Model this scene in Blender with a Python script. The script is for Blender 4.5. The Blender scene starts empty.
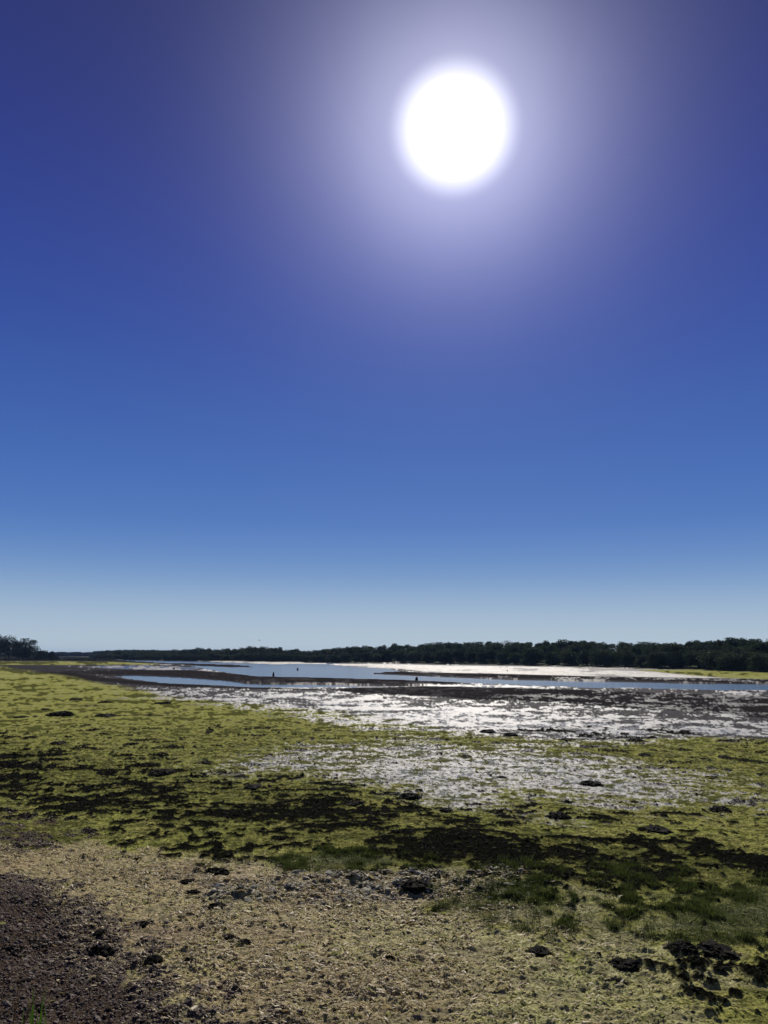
import bpy, math, random
import numpy as np

rng = np.random.default_rng(7)
random.seed(7)
scene = bpy.context.scene
col = scene.collection

# ------------------------------------------------------------------ camera
FPX, W, H = 790.0, 768, 1024
CAMZ = 3.0
PITCH = math.radians(10.365)
ROLL = math.radians(0.373)
r0 = np.array([1.0, 0, 0]); F = np.array([0, math.cos(PITCH), math.sin(PITCH)])
u0 = np.array([0, -math.sin(PITCH), math.cos(PITCH)])
R_ = math.cos(ROLL) * r0 + math.sin(ROLL) * u0
U_ = -math.sin(ROLL) * r0 + math.cos(ROLL) * u0

from mathutils import Matrix, Vector, Euler
cam_d = bpy.data.cameras.new("camera"); cam = bpy.data.objects.new("camera", cam_d); col.objects.link(cam)
cam.matrix_world = Matrix(((R_[0], U_[0], -F[0], 0), (R_[1], U_[1], -F[1], 0), (R_[2], U_[2], -F[2], CAMZ), (0, 0, 0, 1)))
cam_d.sensor_fit = 'VERTICAL'; cam_d.sensor_height = 24.0; cam_d.lens = FPX / H * 24.0
cam_d.clip_start = 0.05; cam_d.clip_end = 12000
scene.camera = cam


def ray(px, py):
    d = F + R_ * (px - W / 2) / FPX + U_ * (H / 2 - py) / FPX
    return d / np.linalg.norm(d)


def at(px, py, z=0.0):
    """point of the plane z that the photo shows at a pixel"""
    d = ray(px, py); t = (z - CAMZ) / d[2]
    return np.array([0, 0, CAMZ]) + d * t


def horizon(px):
    d0 = -(F[2] + R_[2] * (px - W / 2) / FPX) / U_[2]
    return H / 2 - d0 * FPX


def at_dist(px, py, D):
    d = ray(px, py); t = D / math.hypot(d[0], d[1])
    return np.array([0, 0, CAMZ]) + d * t


def photo_uv(X, Y, Z=0.0):
    dx, dy, dz = X, Y, Z - CAMZ
    fw = dx * F[0] + dy * F[1] + dz * F[2]
    a = dx * R_[0] + dy * R_[1] + dz * R_[2]
    b = dx * U_[0] + dy * U_[1] + dz * U_[2]
    fw = np.maximum(fw, 1e-3)
    return W / 2 + FPX * a / fw, H / 2 - FPX * b / fw


# ------------------------------------------------------------------ noise
_perm = np.random.default_rng(11).permutation(4096)
_ang = np.random.default_rng(12).random(4096) * 2 * math.pi
_gx, _gy = np.cos(_ang), np.sin(_ang)


def perlin(x, y, seed=0):
    xi = np.floor(x).astype(np.int64); yi = np.floor(y).astype(np.int64)
    xf = x - xi; yf = y - yi
    u = xf * xf * xf * (xf * (xf * 6 - 15) + 10); v = yf * yf * yf * (yf * (yf * 6 - 15) + 10)

    def g(ix, iy, fx, fy):
        h = _perm[(_perm[(ix + seed * 131) & 4095] + iy) & 4095]
        return _gx[h] * fx + _gy[h] * fy
    n00 = g(xi, yi, xf, yf); n10 = g(xi + 1, yi, xf - 1, yf)
    n01 = g(xi, yi + 1, xf, yf - 1); n11 = g(xi + 1, yi + 1, xf - 1, yf - 1)
    return 1.5 * ((n00 * (1 - u) + n10 * u) * (1 - v) + (n01 * (1 - u) + n11 * u) * v)


def fbm(X, Y, wl, octs, seed=0, gain=0.5, spacing=None, ridged=False, ax=1.0):
    out = 0; amp = 1.0; tot = 0
    for k in range(octs):
        n = perlin(X / wl / ax, Y / wl, seed + k)
        if ridged:
            n = 1 - 2.2 * np.abs(n)
        if spacing is not None:
            n = n * np.clip(wl / spacing / 2.0 - 0.7, 0, 1)
        out = out + n * amp; tot += amp; amp *= gain; wl *= 0.5
    return out / tot


def ss(a, b, x):
    t = np.clip((x - a) / (b - a), 0, 1)
    return t * t * (3 - 2 * t)


# ------------------------------------------------------------------ materials
def new_mat(name):
    m = bpy.data.materials.new(name); m.use_nodes = True
    nt = m.node_tree
    for n in list(nt.nodes):
        nt.nodes.remove(n)
    out = nt.nodes.new('ShaderNodeOutputMaterial'); p = nt.nodes.new('ShaderNodeBsdfPrincipled')
    nt.links.new(p.outputs[0], out.inputs[0])
    return m, nt, p


class NT:
    def __init__(s, nt): s.nt = nt
    def n(s, t, **kw):
        x = s.nt.nodes.new(t)
        for k, v in kw.items(): setattr(x, k, v)
        return x
    def l(s, a, b): s.nt.links.new(a, b)
    def val(s, sock, v):
        if hasattr(v, 'links'): s.l(v, sock)
        else: sock.default_value = v
    def math(s, op, a, b=0.0, c=0.0, clamp=False):
        x = s.n('ShaderNodeMath', operation=op); x.use_clamp = clamp
        s.val(x.inputs[0], a); s.val(x.inputs[1], b); s.val(x.inputs[2], c)
        return x.outputs[0]
    def mix(s, f, a, b):
        x = s.n('ShaderNodeMix', data_type='RGBA')
        s.val(x.inputs[0], f)
        s.val(x.inputs[6], a if hasattr(a, 'links') else (*a, 1)); s.val(x.inputs[7], b if hasattr(b, 'links') else (*b, 1))
        return x.outputs[2]
    def mixf(s, f, a, b):
        x = s.n('ShaderNodeMix', data_type='FLOAT')
        s.val(x.inputs[0], f); s.val(x.inputs[2], a); s.val(x.inputs[3], b)
        return x.outputs[0]
    def noise(s, scale, detail=4, rough=0.55, vec=None, dist=0.0):
        x = s.n('ShaderNodeTexNoise'); x.inputs['Scale'].default_value = scale; x.inputs['Detail'].default_value = detail
        x.inputs['Roughness'].default_value = rough; x.inputs['Distortion'].default_value = dist
        if vec is not None: s.l(vec, x.inputs['Vector'])
        return x.outputs['Fac']
    def ramp(s, f, a, b):
        x = s.n('ShaderNodeMapRange'); x.interpolation_type = 'SMOOTHSTEP'
        s.val(x.inputs[0], f); x.inputs[1].default_value = a; x.inputs[2].default_value = b
        return x.outputs[0]


def leaf_mat(name, c1, c2, transl=0.25, rough=0.6, spec=0.2):
    m, nt, p = new_mat(name); k = NT(nt)
    geo = k.n('ShaderNodeNewGeometry'); oi = k.n('ShaderNodeObjectInfo')
    tc = k.n('ShaderNodeTexCoord')
    n = k.noise(0.7, 3, vec=tc.outputs['Object'])
    f = k.math('ADD', k.math('MULTIPLY', geo.outputs['Random Per Island'], 0.5), k.math('MULTIPLY', n, 0.4))
    f = k.math('ADD', f, k.math('MULTIPLY', oi.outputs['Random'], 0.25), clamp=True)
    c = k.mix(f, c1, c2)
    k.l(c, p.inputs['Base Color']); p.inputs['Roughness'].default_value = rough
    p.inputs['Specular IOR Level'].default_value = spec
    tr = k.n('ShaderNodeBsdfTranslucent'); k.l(c, tr.inputs[0])
    ms = k.n('ShaderNodeMixShader'); ms.inputs[0].default_value = transl
    out = [x for x in nt.nodes if x.type == 'OUTPUT_MATERIAL'][0]
    k.l(p.outputs[0], ms.inputs[1]); k.l(tr.outputs[0], ms.inputs[2]); k.l(ms.outputs[0], out.inputs[0])
    return m


def rough_mat(name, c1, c2, scale=8, rough=0.85, bump=0.3, spec=0.3, dist=0.02):
    m, nt, p = new_mat(name); k = NT(nt)
    tc = k.n('ShaderNodeTexCoord')
    n = k.noise(scale, 5, 0.6, tc.outputs['Object'])
    geo = k.n('ShaderNodeNewGeometry')
    f = k.math('ADD', k.math('MULTIPLY', k.ramp(n, 0.3, 0.7), 0.6), k.math('MULTIPLY', geo.outputs['Random Per Island'], 0.4))
    k.l(k.mix(f, c1, c2), p.inputs['Base Color']); p.inputs['Roughness'].default_value = rough
    p.inputs['Specular IOR Level'].default_value = spec
    b = k.n('ShaderNodeBump'); b.inputs['Strength'].default_value = bump; b.inputs['Distance'].default_value = dist
    k.l(k.noise(scale * 3, 4, 0.6, tc.outputs['Object']), b.inputs['Height']); k.l(b.outputs[0], p.inputs['Normal'])
    return m


# ------------------------------------------------------------------ mesh helpers
def mesh_obj(name, V, faces_n, idx, mat, parent=None, smooth=False):
    """V (n,3) array, idx flat face corner indices, faces_n corners per face (int) or list"""
    V = np.asarray(V, dtype=np.float32); idx = np.asarray(idx, dtype=np.int32).ravel()
    me = bpy.data.meshes.new(name)
    me.vertices.add(len(V)); me.vertices.foreach_set('co', V.ravel())
    if isinstance(faces_n, int):
        nf = len(idx) // faces_n; start = np.arange(nf, dtype=np.int32) * faces_n
    else:
        tot = np.asarray(faces_n, dtype=np.int32); nf = len(tot); start = np.concatenate([[0], np.cumsum(tot)[:-1]]).astype(np.int32)
    me.loops.add(len(idx)); me.loops.foreach_set('vertex_index', idx)
    me.polygons.add(nf); me.polygons.foreach_set('loop_start', start)
    me.update(calc_edges=True); me.validate()
    me.polygons.foreach_set('use_smooth', np.full(len(me.polygons), smooth))
    me.materials.append(mat)
    o = bpy.data.objects.new(name, me); col.objects.link(o)
    if parent is not None: o.parent = parent
    return o


def tag(o, label=None, cat=None, group=None, kind=None):
    if label: o['label'] = label
    if cat: o['category'] = cat
    if group: o['group'] = group
    if kind: o['kind'] = kind
    return o


def empty(name, loc):
    o = bpy.data.objects.new(name, None); o.location = loc; o.empty_display_size = 0.3; col.objects.link(o)
    return o


def kids(o): return [c for c in bpy.data.objects if c.parent == o]


def tube(path, radii, n=8):
    V = []; Fc = []
    path = [np.asarray(p, float) for p in path]
    for i, p in enumerate(path):
        t = path[min(i + 1, len(path) - 1)] - path[max(i - 1, 0)]; t = t / (np.linalg.norm(t) + 1e-9)
        a = np.cross(t, [0.31, 0.95, 0.1]); a /= np.linalg.norm(a); b = np.cross(t, a)
        for j in range(n):
            an = 2 * math.pi * j / n
            V.append(p + radii[i] * (math.cos(an) * a + math.sin(an) * b))
    for i in range(len(path) - 1):
        for j in range(n):
            j2 = (j + 1) % n
            Fc += [(i * n + j, i * n + j2, (i + 1) * n + j2), (i * n + j, (i + 1) * n + j2, (i + 1) * n + j)]
    L = len(V); V.append(path[-1]); V.append(path[0]); b = (len(path) - 1) * n
    for j in range(n):
        Fc.append((b + j, b + (j + 1) % n, L)); Fc.append(((j + 1) % n, j, L + 1))
    return V, Fc


def join_tubes(ts):
    V = []; Fc = []
    for v, f in ts:
        o = len(V); V += list(v); Fc += [(a + o, b + o, c + o) for a, b, c in f]
    return np.array(V), np.array(Fc)


# ------------------------------------------------------------------ coverage tables digitised from the photo (columns every 96 px)
def table(rows):
    vs = sorted(rows); arr = np.array([[int(c) / 9 for c in rows[v].split()] for v in vs])
    vs = np.array(vs, float)

    def f(U, V):
        cu = np.clip(U / 96.0, 0, 7.999); cv = np.interp(V, vs, np.arange(len(vs))); cv = np.clip(cv, 0, len(vs) - 1.001)
        i = cu.astype(int); j = cv.astype(int); fu = cu - i; fv = cv - j
        return (arr[j, i] * (1 - fu) + arr[j, i + 1] * fu) * (1 - fv) + (arr[j + 1, i] * (1 - fu) + arr[j + 1, i + 1] * fu) * fv
    return f


T_wet = table({
    664: '1 2 3 3 3 2 2 2 2', 674: '1 2 2 3 3 2 2 2 2', 684: '0 1 3 4 4 3 3 3 3', 692: '0 1 4 5 4 2 2 3 3', 701: '0 0 3 7 7 4 3 3 3', 708: '0 0 0 6 8 6 3 3 2', 715: '0 0 0 2 8 8 5 3 2', 724: '0 0 0 0 6 9 9 7 5',
    733: '0 0 0 1 2 6 8 9 7', 740: '0 0 0 2 3 1 6 3 1', 752: '0 0 0 4 7 6 1 0 0', 765: '0 0 2 6 8 9 7 1 0', 777: '0 0 1 3 7 7 8 6 1', 790: '0 0 0 1 4 7 7 6 2',
    805: '0 0 0 0 1 5 5 4 3', 820: '0 0 0 0 0 3 4 2 2', 835: '0 0 0 0 0 0 0 0 0', 1100: '0 0 0 0 0 0 0 0 0'})
T_weed = table({
    690: '0 0 0 0 0 0 0 0 0', 705: '1 1 1 0 0 0 0 0 0', 720: '2 2 1 1 0 0 0 0 0', 733: '2 1 1 1 1 1 4 3 1', 745: '3 1 1 1 0 1 1 1 1', 757: '6 4 2 1 0 0 1 1 1',
    767: '8 6 2 1 1 0 0 1 1', 778: '7 7 4 2 1 1 1 1 1', 790: '4 6 6 7 2 1 1 1 1', 802: '3 6 7 7 4 2 2 1 1', 815: '3 5 7 7 7 4 3 3 2', 827: '2 4 6 8 8 7 4 3 3',
    840: '1 3 6 7 9 9 8 5 2', 852: '1 2 5 4 8 9 9 8 4', 865: '0 1 3 2 6 8 9 9 9', 878: '0 1 3 2 3 5 7 9 9', 893: '0 1 1 2 3 4 4 4 6', 910: '0 1 1 1 2 3 4 4 4',
    930: '0 0 0 1 1 1 3 3 4', 950: '0 0 0 0 0 1 2 2 4', 975: '0 0 0 0 0 0 1 2 5', 1000: '0 0 0 0 0 0 0 2 5', 1100: '0 0 0 0 0 0 0 2 5'})
T_dry = table({
    690: '0 0 0 0 0 0 0 0 0', 822: '0 0 0 0 0 0 0 0 0', 836: '4 1 0 0 0 0 0 0 0', 850: '8 6 2 1 0 0 0 0 0', 865: '8 9 7 3 1 0 0 0 0', 880: '6 9 9 8 5 4 2 0 0',
    900: '2 9 9 9 7 5 4 2 1', 930: '0 8 9 9 8 7 6 4 2', 960: '0 6 9 9 9 8 7 5 3', 1000: '0 1 8 9 9 8 7 6 2', 1100: '0 0 5 9 9 8 8 7 3'})
T_peb = table({
    690: '0 0 0 0 0 0 0 0 0', 795: '0 0 0 0 0 0 0 0 0', 815: '4 1 0 0 0 0 0 0 0', 838: '5 3 0 0 0 0 0 0 0', 855: '1 1 0 0 0 0 0 0 0', 870: '1 0 0 0 0 0 0 0 0', 885: '8 0 0 0 0 0 0 0 0',
    905: '9 4 0 0 0 0 0 0 0', 930: '9 7 0 0 0 0 0 0 0', 960: '9 8 1 0 0 0 0 0 0', 990: '9 9 4 0 0 0 0 0 0', 1024: '9 9 8 2 0 0 0 0 1', 1100: '9 9 9 6 0 0 0 0 3'})
T_grass = table({
    840: '0 0 0 0 0 0 0 0 0', 850: '0 0 1 3 2 0 0 0 0', 862: '0 0 2 9 7 3 2 0 0', 874: '0 0 1 4 5 6 5 3 1', 888: '0 0 0 0 2 6 6 6 4', 905: '0 0 0 0 1 5 5 6 6', 925: '0 0 0 0 0 3 4 6 7',
    945: '0 0 0 0 0 1 1 4 5', 965: '0 0 0 0 0 0 0 1 2', 990: '0 0 0 0 0 0 0 0 0', 1100: '0 0 0 0 0 0 0 0 0'})

ALG_U = [-400, 0, 60, 128, 256, 330, 390, 430, 500, 590, 650, 768, 1200]
ALG_V = [665, 667, 676, 690, 705, 711, 716, 728, 737, 742, 737, 739, 742]

# far bands in paint order: kind, then (U, top, bottom)
BANDS = [
    ('mud', [(-500, 650, 678), (1300, 650, 678)]),
    ('water', [(98, 657.3, 657.6), (115, 656.5, 661.5), (160, 656.3, 664.2), (200, 656.5, 666), (256, 660, 670), (300, 661.5, 675), (340, 662, 677), (380, 664.2, 667.0), (410, 667.5, 668.2)]),
    ('water', [(190, 665.5, 666), (215, 665, 671), (256, 664, 677), (300, 664, 679), (345, 664, 680), (385, 668, 680.5), (430, 676, 681.5), (512, 679.5, 685), (600, 681, 688), (768, 684, 691), (1100, 688, 697)]),
    ('sand', [(190, 660, 660.6), (230, 661, 662.6), (270, 662, 664), (325, 663, 664)]),
    ('sand', [(330, 663.6, 664.6), (360, 663.6, 666.8), (400, 664.5, 669), (440, 665.4, 673.5), (512, 666.4, 675.2), (600, 668, 677.2), (700, 671, 679), (768, 675, 679), (1100, 678, 684)]),
    ('dark', [(375, 673.2, 673.6), (395, 671.8, 674.5), (430, 672.8, 676.0), (512, 674.6, 679.2), (600, 677.0, 681.0), (768, 679.5, 684), (1100, 683, 690)]),
    ('green', [(640, 670, 670.5), (690, 670, 675.5), (730, 670, 678.5), (768, 670, 680), (1100, 671, 684)]),
    ('green', [(-500, 661, 666), (0, 661.5, 665), (60, 661.5, 665.2), (110, 662.0, 664.8), (150, 663.3, 664.8), (160, 664, 664.3)]),
    ('dark', [(-500, 655.5, 661.5), (0, 656.2, 661.3), (70, 656.8, 661.2), (105, 657.6, 661.5), (118, 660.2, 662.2), (160, 662.8, 664.1), (230, 664.6, 667), (250, 666, 667)]),
    ('sheen', [(88, 667, 667.3), (110, 666, 669), (150, 666, 670), (190, 667.5, 670.2), (200, 669, 669.6)]),
    ('dark', [(60, 671.8, 672.5), (95, 670.8, 675), (140, 670.4, 676), (200, 671.0, 679), (256, 676.5, 683.4), (330, 678.5, 684), (400, 680.4, 684.8), (440, 682, 684.6), (470, 683.4, 684)]),
    ('dark', [(40, 672, 675), (70, 673, 681), (110, 679, 683), (170, 684, 688), (256, 687.4, 689.4), (330, 690, 690.5)]),
    ('water', [(112, 676, 676.4), (130, 675, 679), (170, 676.4, 684), (210, 678.6, 685.5), (256, 683.6, 687.2), (330, 684.3, 687.6), (385, 685, 687.0), (430, 685.6, 687.2)]),
    ('sheen', [(420, 685, 686.8), (500, 685.6, 687.6), (540, 686.6, 687.2)]),
    ('dark', [(340, 690, 690.4), (365, 688, 693.5), (420, 687.6, 696.5), (500, 688.2, 700), (560, 690, 703), (620, 692, 708), (700, 695, 712), (768, 697, 718), (1100, 704, 726)]),
]

# ------------------------------------------------------------------ ground sheet: one polar grid round the viewer, out past the horizon
D_near = [0.5, 1.0, 1.6, 2.2, 2.8, 3.3, 3.8, 4.2, 4.6, 4.9]
q = []
v = 470.0
while v > 1.25:
    q.append(v); v -= 0.5 if v < 330 else 0.62
D_main = [FPX * CAMZ / v for v in q]
D_main = [d for d in D_main if d > 5.1]
rings = np.array(D_near + D_main + [2300, 3000, 4500])
az_dense = np.linspace(-math.radians(33), math.radians(33), 1180)
az_out = np.radians(np.concatenate([np.linspace(33.6, 60, 40), np.linspace(63, 180, 34)[:-1]]))
az = np.concatenate([-np.radians(180)[None] if False else np.array([-math.pi]), -az_out[::-1], az_dense, az_out])
nA, nR = len(az), len(rings)
A, Dg = np.meshgrid(az, rings)
X = Dg * np.sin(A); Y = Dg * np.cos(A)
dr = np.gradient(rings)[:, None] * np.ones_like(X)
da = np.gradient(az)[None, :] * Dg
SP = np.maximum(dr, da)


def in_front(A): return ss(math.radians(75), math.radians(60), np.abs(A))


# irregular edges: shift the lookup position by world-space noise before reading the digitised outlines
wsc = np.clip(Dg / 20, 0.25, 9)
w1 = fbm(X, Y, 1.3, 4, 20, spacing=SP); w2 = fbm(X, Y, 1.3, 4, 30, spacing=SP)
w3 = fbm(X, Y, 9.0, 3, 40); w4 = fbm(X, Y, 9.0, 3, 50)
XW = X + wsc * (0.35 * w1 + 0.6 * w3); YW = Y + wsc * (0.5 * w2 + 0.9 * w4)
front = (np.abs(A) < math.radians(70))
YWs = np.where(front, np.maximum(YW, 1.0), 50.0); XWs = np.where(front, XW, 0)
Um, Vm = photo_uv(XWs, YWs)
far_fade = ss(90, 40, Dg)
U0, V0 = photo_uv(np.where(front, X, 0), np.where(front, np.maximum(Y, 1.0), 50))
# far away the outlines follow the photo more closely
mixw = ss(60, 140, Dg)
Um = Um * (1 - mixw) + (U0 + 6 * w3) * mixw; Vm = Vm * (1 - mixw) + (V0 + 0.45 * w1 + 0.25 * w3) * mixw

n_big = fbm(X, Y, 2.2, 6, 60, 0.6, spacing=SP); n_mid = fbm(X, Y, 0.75, 5, 70, 0.6, spacing=SP); n_sm = fbm(X, Y, 0.25, 4, 80, 0.6, spacing=SP)
n_far = fbm(X, Y, 9, 6, 90, 0.62, ax=1.6, spacing=SP)
# hummocks and film patches whose size grows outwards, as the flats get softer towards the channel
LD = FPX * CAMZ / Dg
grain = 0.6 * perlin(A * FPX / 8.0 + .3 * n_sm, LD / 1.7, 140) + 0.45 * perlin(A * FPX / 3.6, LD / 1.25, 141) + 0.6 * perlin(A * FPX / 22.0, LD / 3.0, 142)
streak = perlin(A * FPX / 60.0 + 0.5 * n_far, LD / 3.2, 143) + 0.5 * perlin(A * FPX / 26.0, LD / 1.7, 144)
gw = ss(9, 24, Dg)


def nz(a, b, c):
    n = a * n_big + b * n_mid + c * n_sm
    return n


def cover(m, n, soft=0.10, gain=1.0):
    return ss(0.5 - soft, 0.5 + soft, m + n * gain * np.clip(4 * m * (1 - m) + 0.15, 0, 1))


alg_edge = np.interp(Um, ALG_U, ALG_V)
algae = ss(-2.2, 2.2, Vm - alg_edge + 7 * (n_big * .6 + n_mid * .4))
mw = np.clip(T_wet(Um, Vm), 0, 1); mb = T_weed(Um, Vm); md = T_dry(Um, Vm); mp = T_peb(Um, Vm); mg = T_grass(Um, Vm)
nn = nz(0.7, 0.7, 0.45) + gw * (0.35 * grain + 0.45 * streak)
nn2 = nz(-0.5, 0.5, 0.6) + 0.3 * n_far + gw * (0.75 * grain + 0.5 * streak + 0.5 * perlin(A * FPX / 1.9, LD / 1.1, 150))
wsoft = 0.22 + 0.06 * ss(25, 60, Dg)
wet = ss(0.5 - wsoft, 0.5 + wsoft, mw * 0.86 + 1.1 * nn2 * np.clip(3.2 * mw * (1.15 - mw), 0, 1) - 0.12 * (mw < 0.25)) * (Vm > 663)
weed = cover(mb * 0.74, 1.3 * nn + 0.35 * gw * grain + 0.25 * n_sm, 0.11)
dry = cover(md, 0.8 * nz(0.5, -0.6, 0.5), 0.22)
fk = 0.7 * n_mid + 0.5 * n_sm + gw * (0.5 * grain + 0.3 * streak)
_reg = (np.abs(A) < 0.5) & (Dg < 60)
thr = np.quantile(fk[_reg], [0.90, 0.955])
fleck = ss(thr[0], thr[1], fk) * algae * ss(75, 30, Dg) * (1 - 0.8 * mw) * (1 - 0.75 * dry)
weed = np.maximum(weed, fleck * 0.9)
peb = cover(mp, 1.1 * nz(-0.4, 0.6, 0.7), 0.2)
grs = cover(mg * 0.9, 0.8 * nn2, 0.15)
darkmud = np.zeros_like(X); sand = np.zeros_like(X); water = np.zeros_like(X); green = np.zeros_like(X); sheen = np.zeros_like(X)
# mud above the algae edge: patchy dark/grey streaks
farmud = (1 - algae)
darkmud += farmud * ss(-0.6, 0.8, grain * 0.9 + streak * 0.5) * 0.9
for kind, pts in BANDS:
    p = np.array(pts, float)
    t = np.interp(Um, p[:, 0], p[:, 1], left=999, right=999); b = np.interp(Um, p[:, 0], p[:, 2], left=-999, right=-999)
    e = np.clip((b - t) * 0.3, 0.15, 1.2)
    wob = np.clip(b - t, 0, 3) * 0.22 * n_far
    m = ss(0, 1, (Vm + wob - t) / e + 0.5) * ss(0, 1, (b - Vm - wob) / e + 0.5)
    if kind == 'mud':
        darkmud = np.maximum(darkmud, 0.45 * m); continue
    for arr, kk in ((darkmud, 'dark'), (sand, 'sand'), (water, 'water'), (green, 'green'), (sheen, 'sheen')):
        arr *= (1 - m)
        if kk == kind: arr += m
    if kind in ('dark', 'water', 'green', 'sand'):
        wet *= (1 - m * ((0.55 + 0.43 * ss(560, 470, Um)) if kind == 'dark' else 1))
wet = np.maximum(wet, sheen)
sand *= 1 - 0.75 * ss(0.05, 0.6, streak + 0.5 * grain)
algae = np.clip(np.maximum(algae, green), 0, 1) * (1 - water)
for arr in (darkmud, sand): arr *= (1 - np.where(Vm > alg_edge + 2, 1, 0))
shadewet = 1 - 0.35 * ss(0, 0.5, -grain)

# heights (metres)
def clampf(a): return np.clip(a, -1, 1)
Zb = 1.35 * ss(5.9, 2.2, Dg) + 1.35 * ss(2.2, 0.5, Dg) * 0.05
und = 0.05 * fbm(X, Y, 3.0, 3, 100, spacing=SP) * ss(4, 9, Dg)
hum = fbm(X, Y, 0.55, 5, 110, 0.55, spacing=SP)
crm = fbm(X, Y, 0.16, 4, 120, 0.6, spacing=SP, ridged=True)
crn = fbm(X, Y, 0.10, 3, 130, 0.6, spacing=SP)
Z = Zb + und
Z += 0.030 * hum * (1 - 0.6 * wet) * (1 - 0.5 * peb)
Z += dry * 0.045 * (n_mid + 0.6 * n_sm) * ss(5, 8, Dg)
Z += (0.009 * dry + 0.012 * algae * (1 - wet) + 0.012 * peb + 0.006) * crm
Z += 0.008 * crn * (1 - 0.5 * wet)
strand = fbm(X, Y, 0.07, 3, 160, 0.6, spacing=SP, ridged=True, ax=4.0)
Z += 0.012 * strand * (0.4 + 0.6 * dry) * (1 - peb)
Z += weed * (0.022 + 0.04 * np.abs(hum) + 0.025 * crn) * ss(90, 45, Dg)
Z -= 0.012 * wet * ss(80, 30, Dg)
Z += gw * (Dg / FPX) * 0.45 * grain * (1 - 0.5 * sheen) * ss(95, 45, Dg)
Z += 0.06 * darkmud * ss(50, 90, Dg) + 0.05 * ss(50, 90, Dg)
rim = ss(872, 880, Vm) * ss(905, 893, Vm) * ss(180, 230, Um) * ss(560, 430, Um)
Z += rim * (0.05 * np.clip(hum + 0.3, 0, 1) + 0.03 * crm)
bw = ss(60, 0, Um) * ss(870, 930, Vm) * front
Z += 0.12 * bw * ss(5, 8, Dg)
Z = np.where(water > 0.5, -0.10 - 0.35 * ss(0.5, 1, water), Z + 0.0)
# wooded shore: the land climbs behind the far edge of the flats
SH_U = [-300, 0, 60, 90, 100, 140, 256, 384, 512, 640, 768, 1000, 1400]
SH_D = [560, 520, 960, 930, 560, 474, 405, 352, 292, 235, 197, 160, 130]
Ush, _ = photo_uv(np.where(front, X, 0), np.where(front, np.maximum(Y, 1), 50), CAMZ)
shore = np.interp(Ush, SH_U, SH_D)
land = ss(0, 1, (Dg - shore) / (0.05 * shore)) * front
hill = ss(0.02, 0.3, (Dg - shore) / shore) * front
HILL_U = [-300, 0, 100, 250, 384, 600, 768, 1400]; HILL_Z = [1, 1, .6, 1.2, 2.5, 3.0, 3.6, 4]
Z += land * 0.5 + hill * np.interp(Ush, HILL_U, HILL_Z)
water *= (1 - land)
for arr in (wet, sand, algae, sheen): arr *= (1 - ss(0.0, 0.15, land))
grs = np.maximum(grs, ss(0.0, 0.15, land)); darkmud = np.maximum(darkmud, ss(0.0, 0.15, land))
Z = np.where((land > 0.01) & (Z < 0.05), 0.05 + 0.3 * land, Z)

mf_ = 0.5 * n_mid + 0.4 * n_sm + gw * (0.7 * grain + 0.25 * streak) + 0.25 * n_big
gtint = np.clip(ss(230, 640, Um) * 0.75 + 1.0 * n_big + 0.5 * n_mid + 0.34, 0, 1)
sdv = mf_[_reg].std(); mott = np.clip(0.5 + mf_ / sdv * 0.24, 0, 1); farw = ss(6, 30, Dg)
Vt = np.stack([X, Y, Z], -1).reshape(-1, 3)
i = np.arange(nR - 1)[:, None]; j = np.arange(nA)[None, :]; j2 = (j + 1) % nA
Q = np.stack([i * nA + j, i * nA + j2, (i + 1) * nA + j2, (i + 1) * nA + j], -1)[:, :, ::-1].reshape(-1, 4)
cidx = len(Vt); Vt = np.vstack([Vt, [[0, 0, Z[0].mean()]]])
cap = np.stack([np.full(nA, cidx), (np.arange(nA) + 1) % nA, np.arange(nA)], -1)[:, ::-1]
# keep upward normals
idx = np.concatenate([Q.ravel(), cap.ravel()]); fn = [4] * len(Q) + [3] * len(cap)

mg_, nt, P = new_mat("estuary ground"); k = NT(nt)
tc = k.n('ShaderNodeTexCoord'); OC = tc.outputs['Object']
def attr(nm):
    a = k.n('ShaderNodeAttribute'); a.attribute_name = nm
    s = k.n('ShaderNodeSeparateColor'); k.l(a.outputs['Color'], s.inputs[0])
    return s.outputs[0], s.outputs[1], s.outputs[2], a.outputs['Alpha']
aAlg, aDry, aWeed, aPeb = attr('cover_a'); aWet, aSand, aDark, aGrs = attr('cover_b'); aMot, aRim, aFar, aGt = attr('cover_c')
nf = k.noise(38, 4, 0.65, OC); nm_ = k.noise(7, 5, 0.6, OC); nl = k.noise(0.9, 4, 0.6, OC); nvf = k.noise(110, 3, 0.7, OC)
rf = k.ramp(nf, 0.32, 0.68); rm = k.ramp(nm_, 0.32, 0.68); rl = k.ramp(nl, 0.3, 0.7); rv = k.ramp(nvf, 0.35, 0.65)
mud = k.mix(rm, (0.028, 0.025, 0.024), (0.065, 0.058, 0.054))
mud = k.mix(aMot, k.mix(0.5, mud, (0.02, 0.018, 0.018)), mud)
mud = k.mix(aDark, mud, k.mix(rf, (0.014, 0.013, 0.013), (0.038, 0.034, 0.032)))
alg = k.mix(rf, (0.080, 0.094, 0.024), (0.46, 0.48, 0.115))
alg2 = k.mix(rf, (0.14, 0.12, 0.035), (0.56, 0.50, 0.17))
alg = k.mix(k.math('MULTIPLY', rl, 0.6), alg, alg2)
alg = k.mix(k.math('MULTIPLY', k.ramp(aMot, 0.50, 0.12), 0.8), alg, (0.040, 0.045, 0.014))
alg = k.mix(k.math('MULTIPLY', k.ramp(aMot, 0.60, 0.95), 0.5), alg, (0.38, 0.38, 0.15))
alg = k.mix(k.math('MULTIPLY', k.ramp(nm_, 0.5, 0.36), 0.6), alg, (0.045, 0.055, 0.015))
dryc = k.mix(rf, (0.17, 0.115, 0.05), (0.68, 0.51, 0.26))
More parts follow.
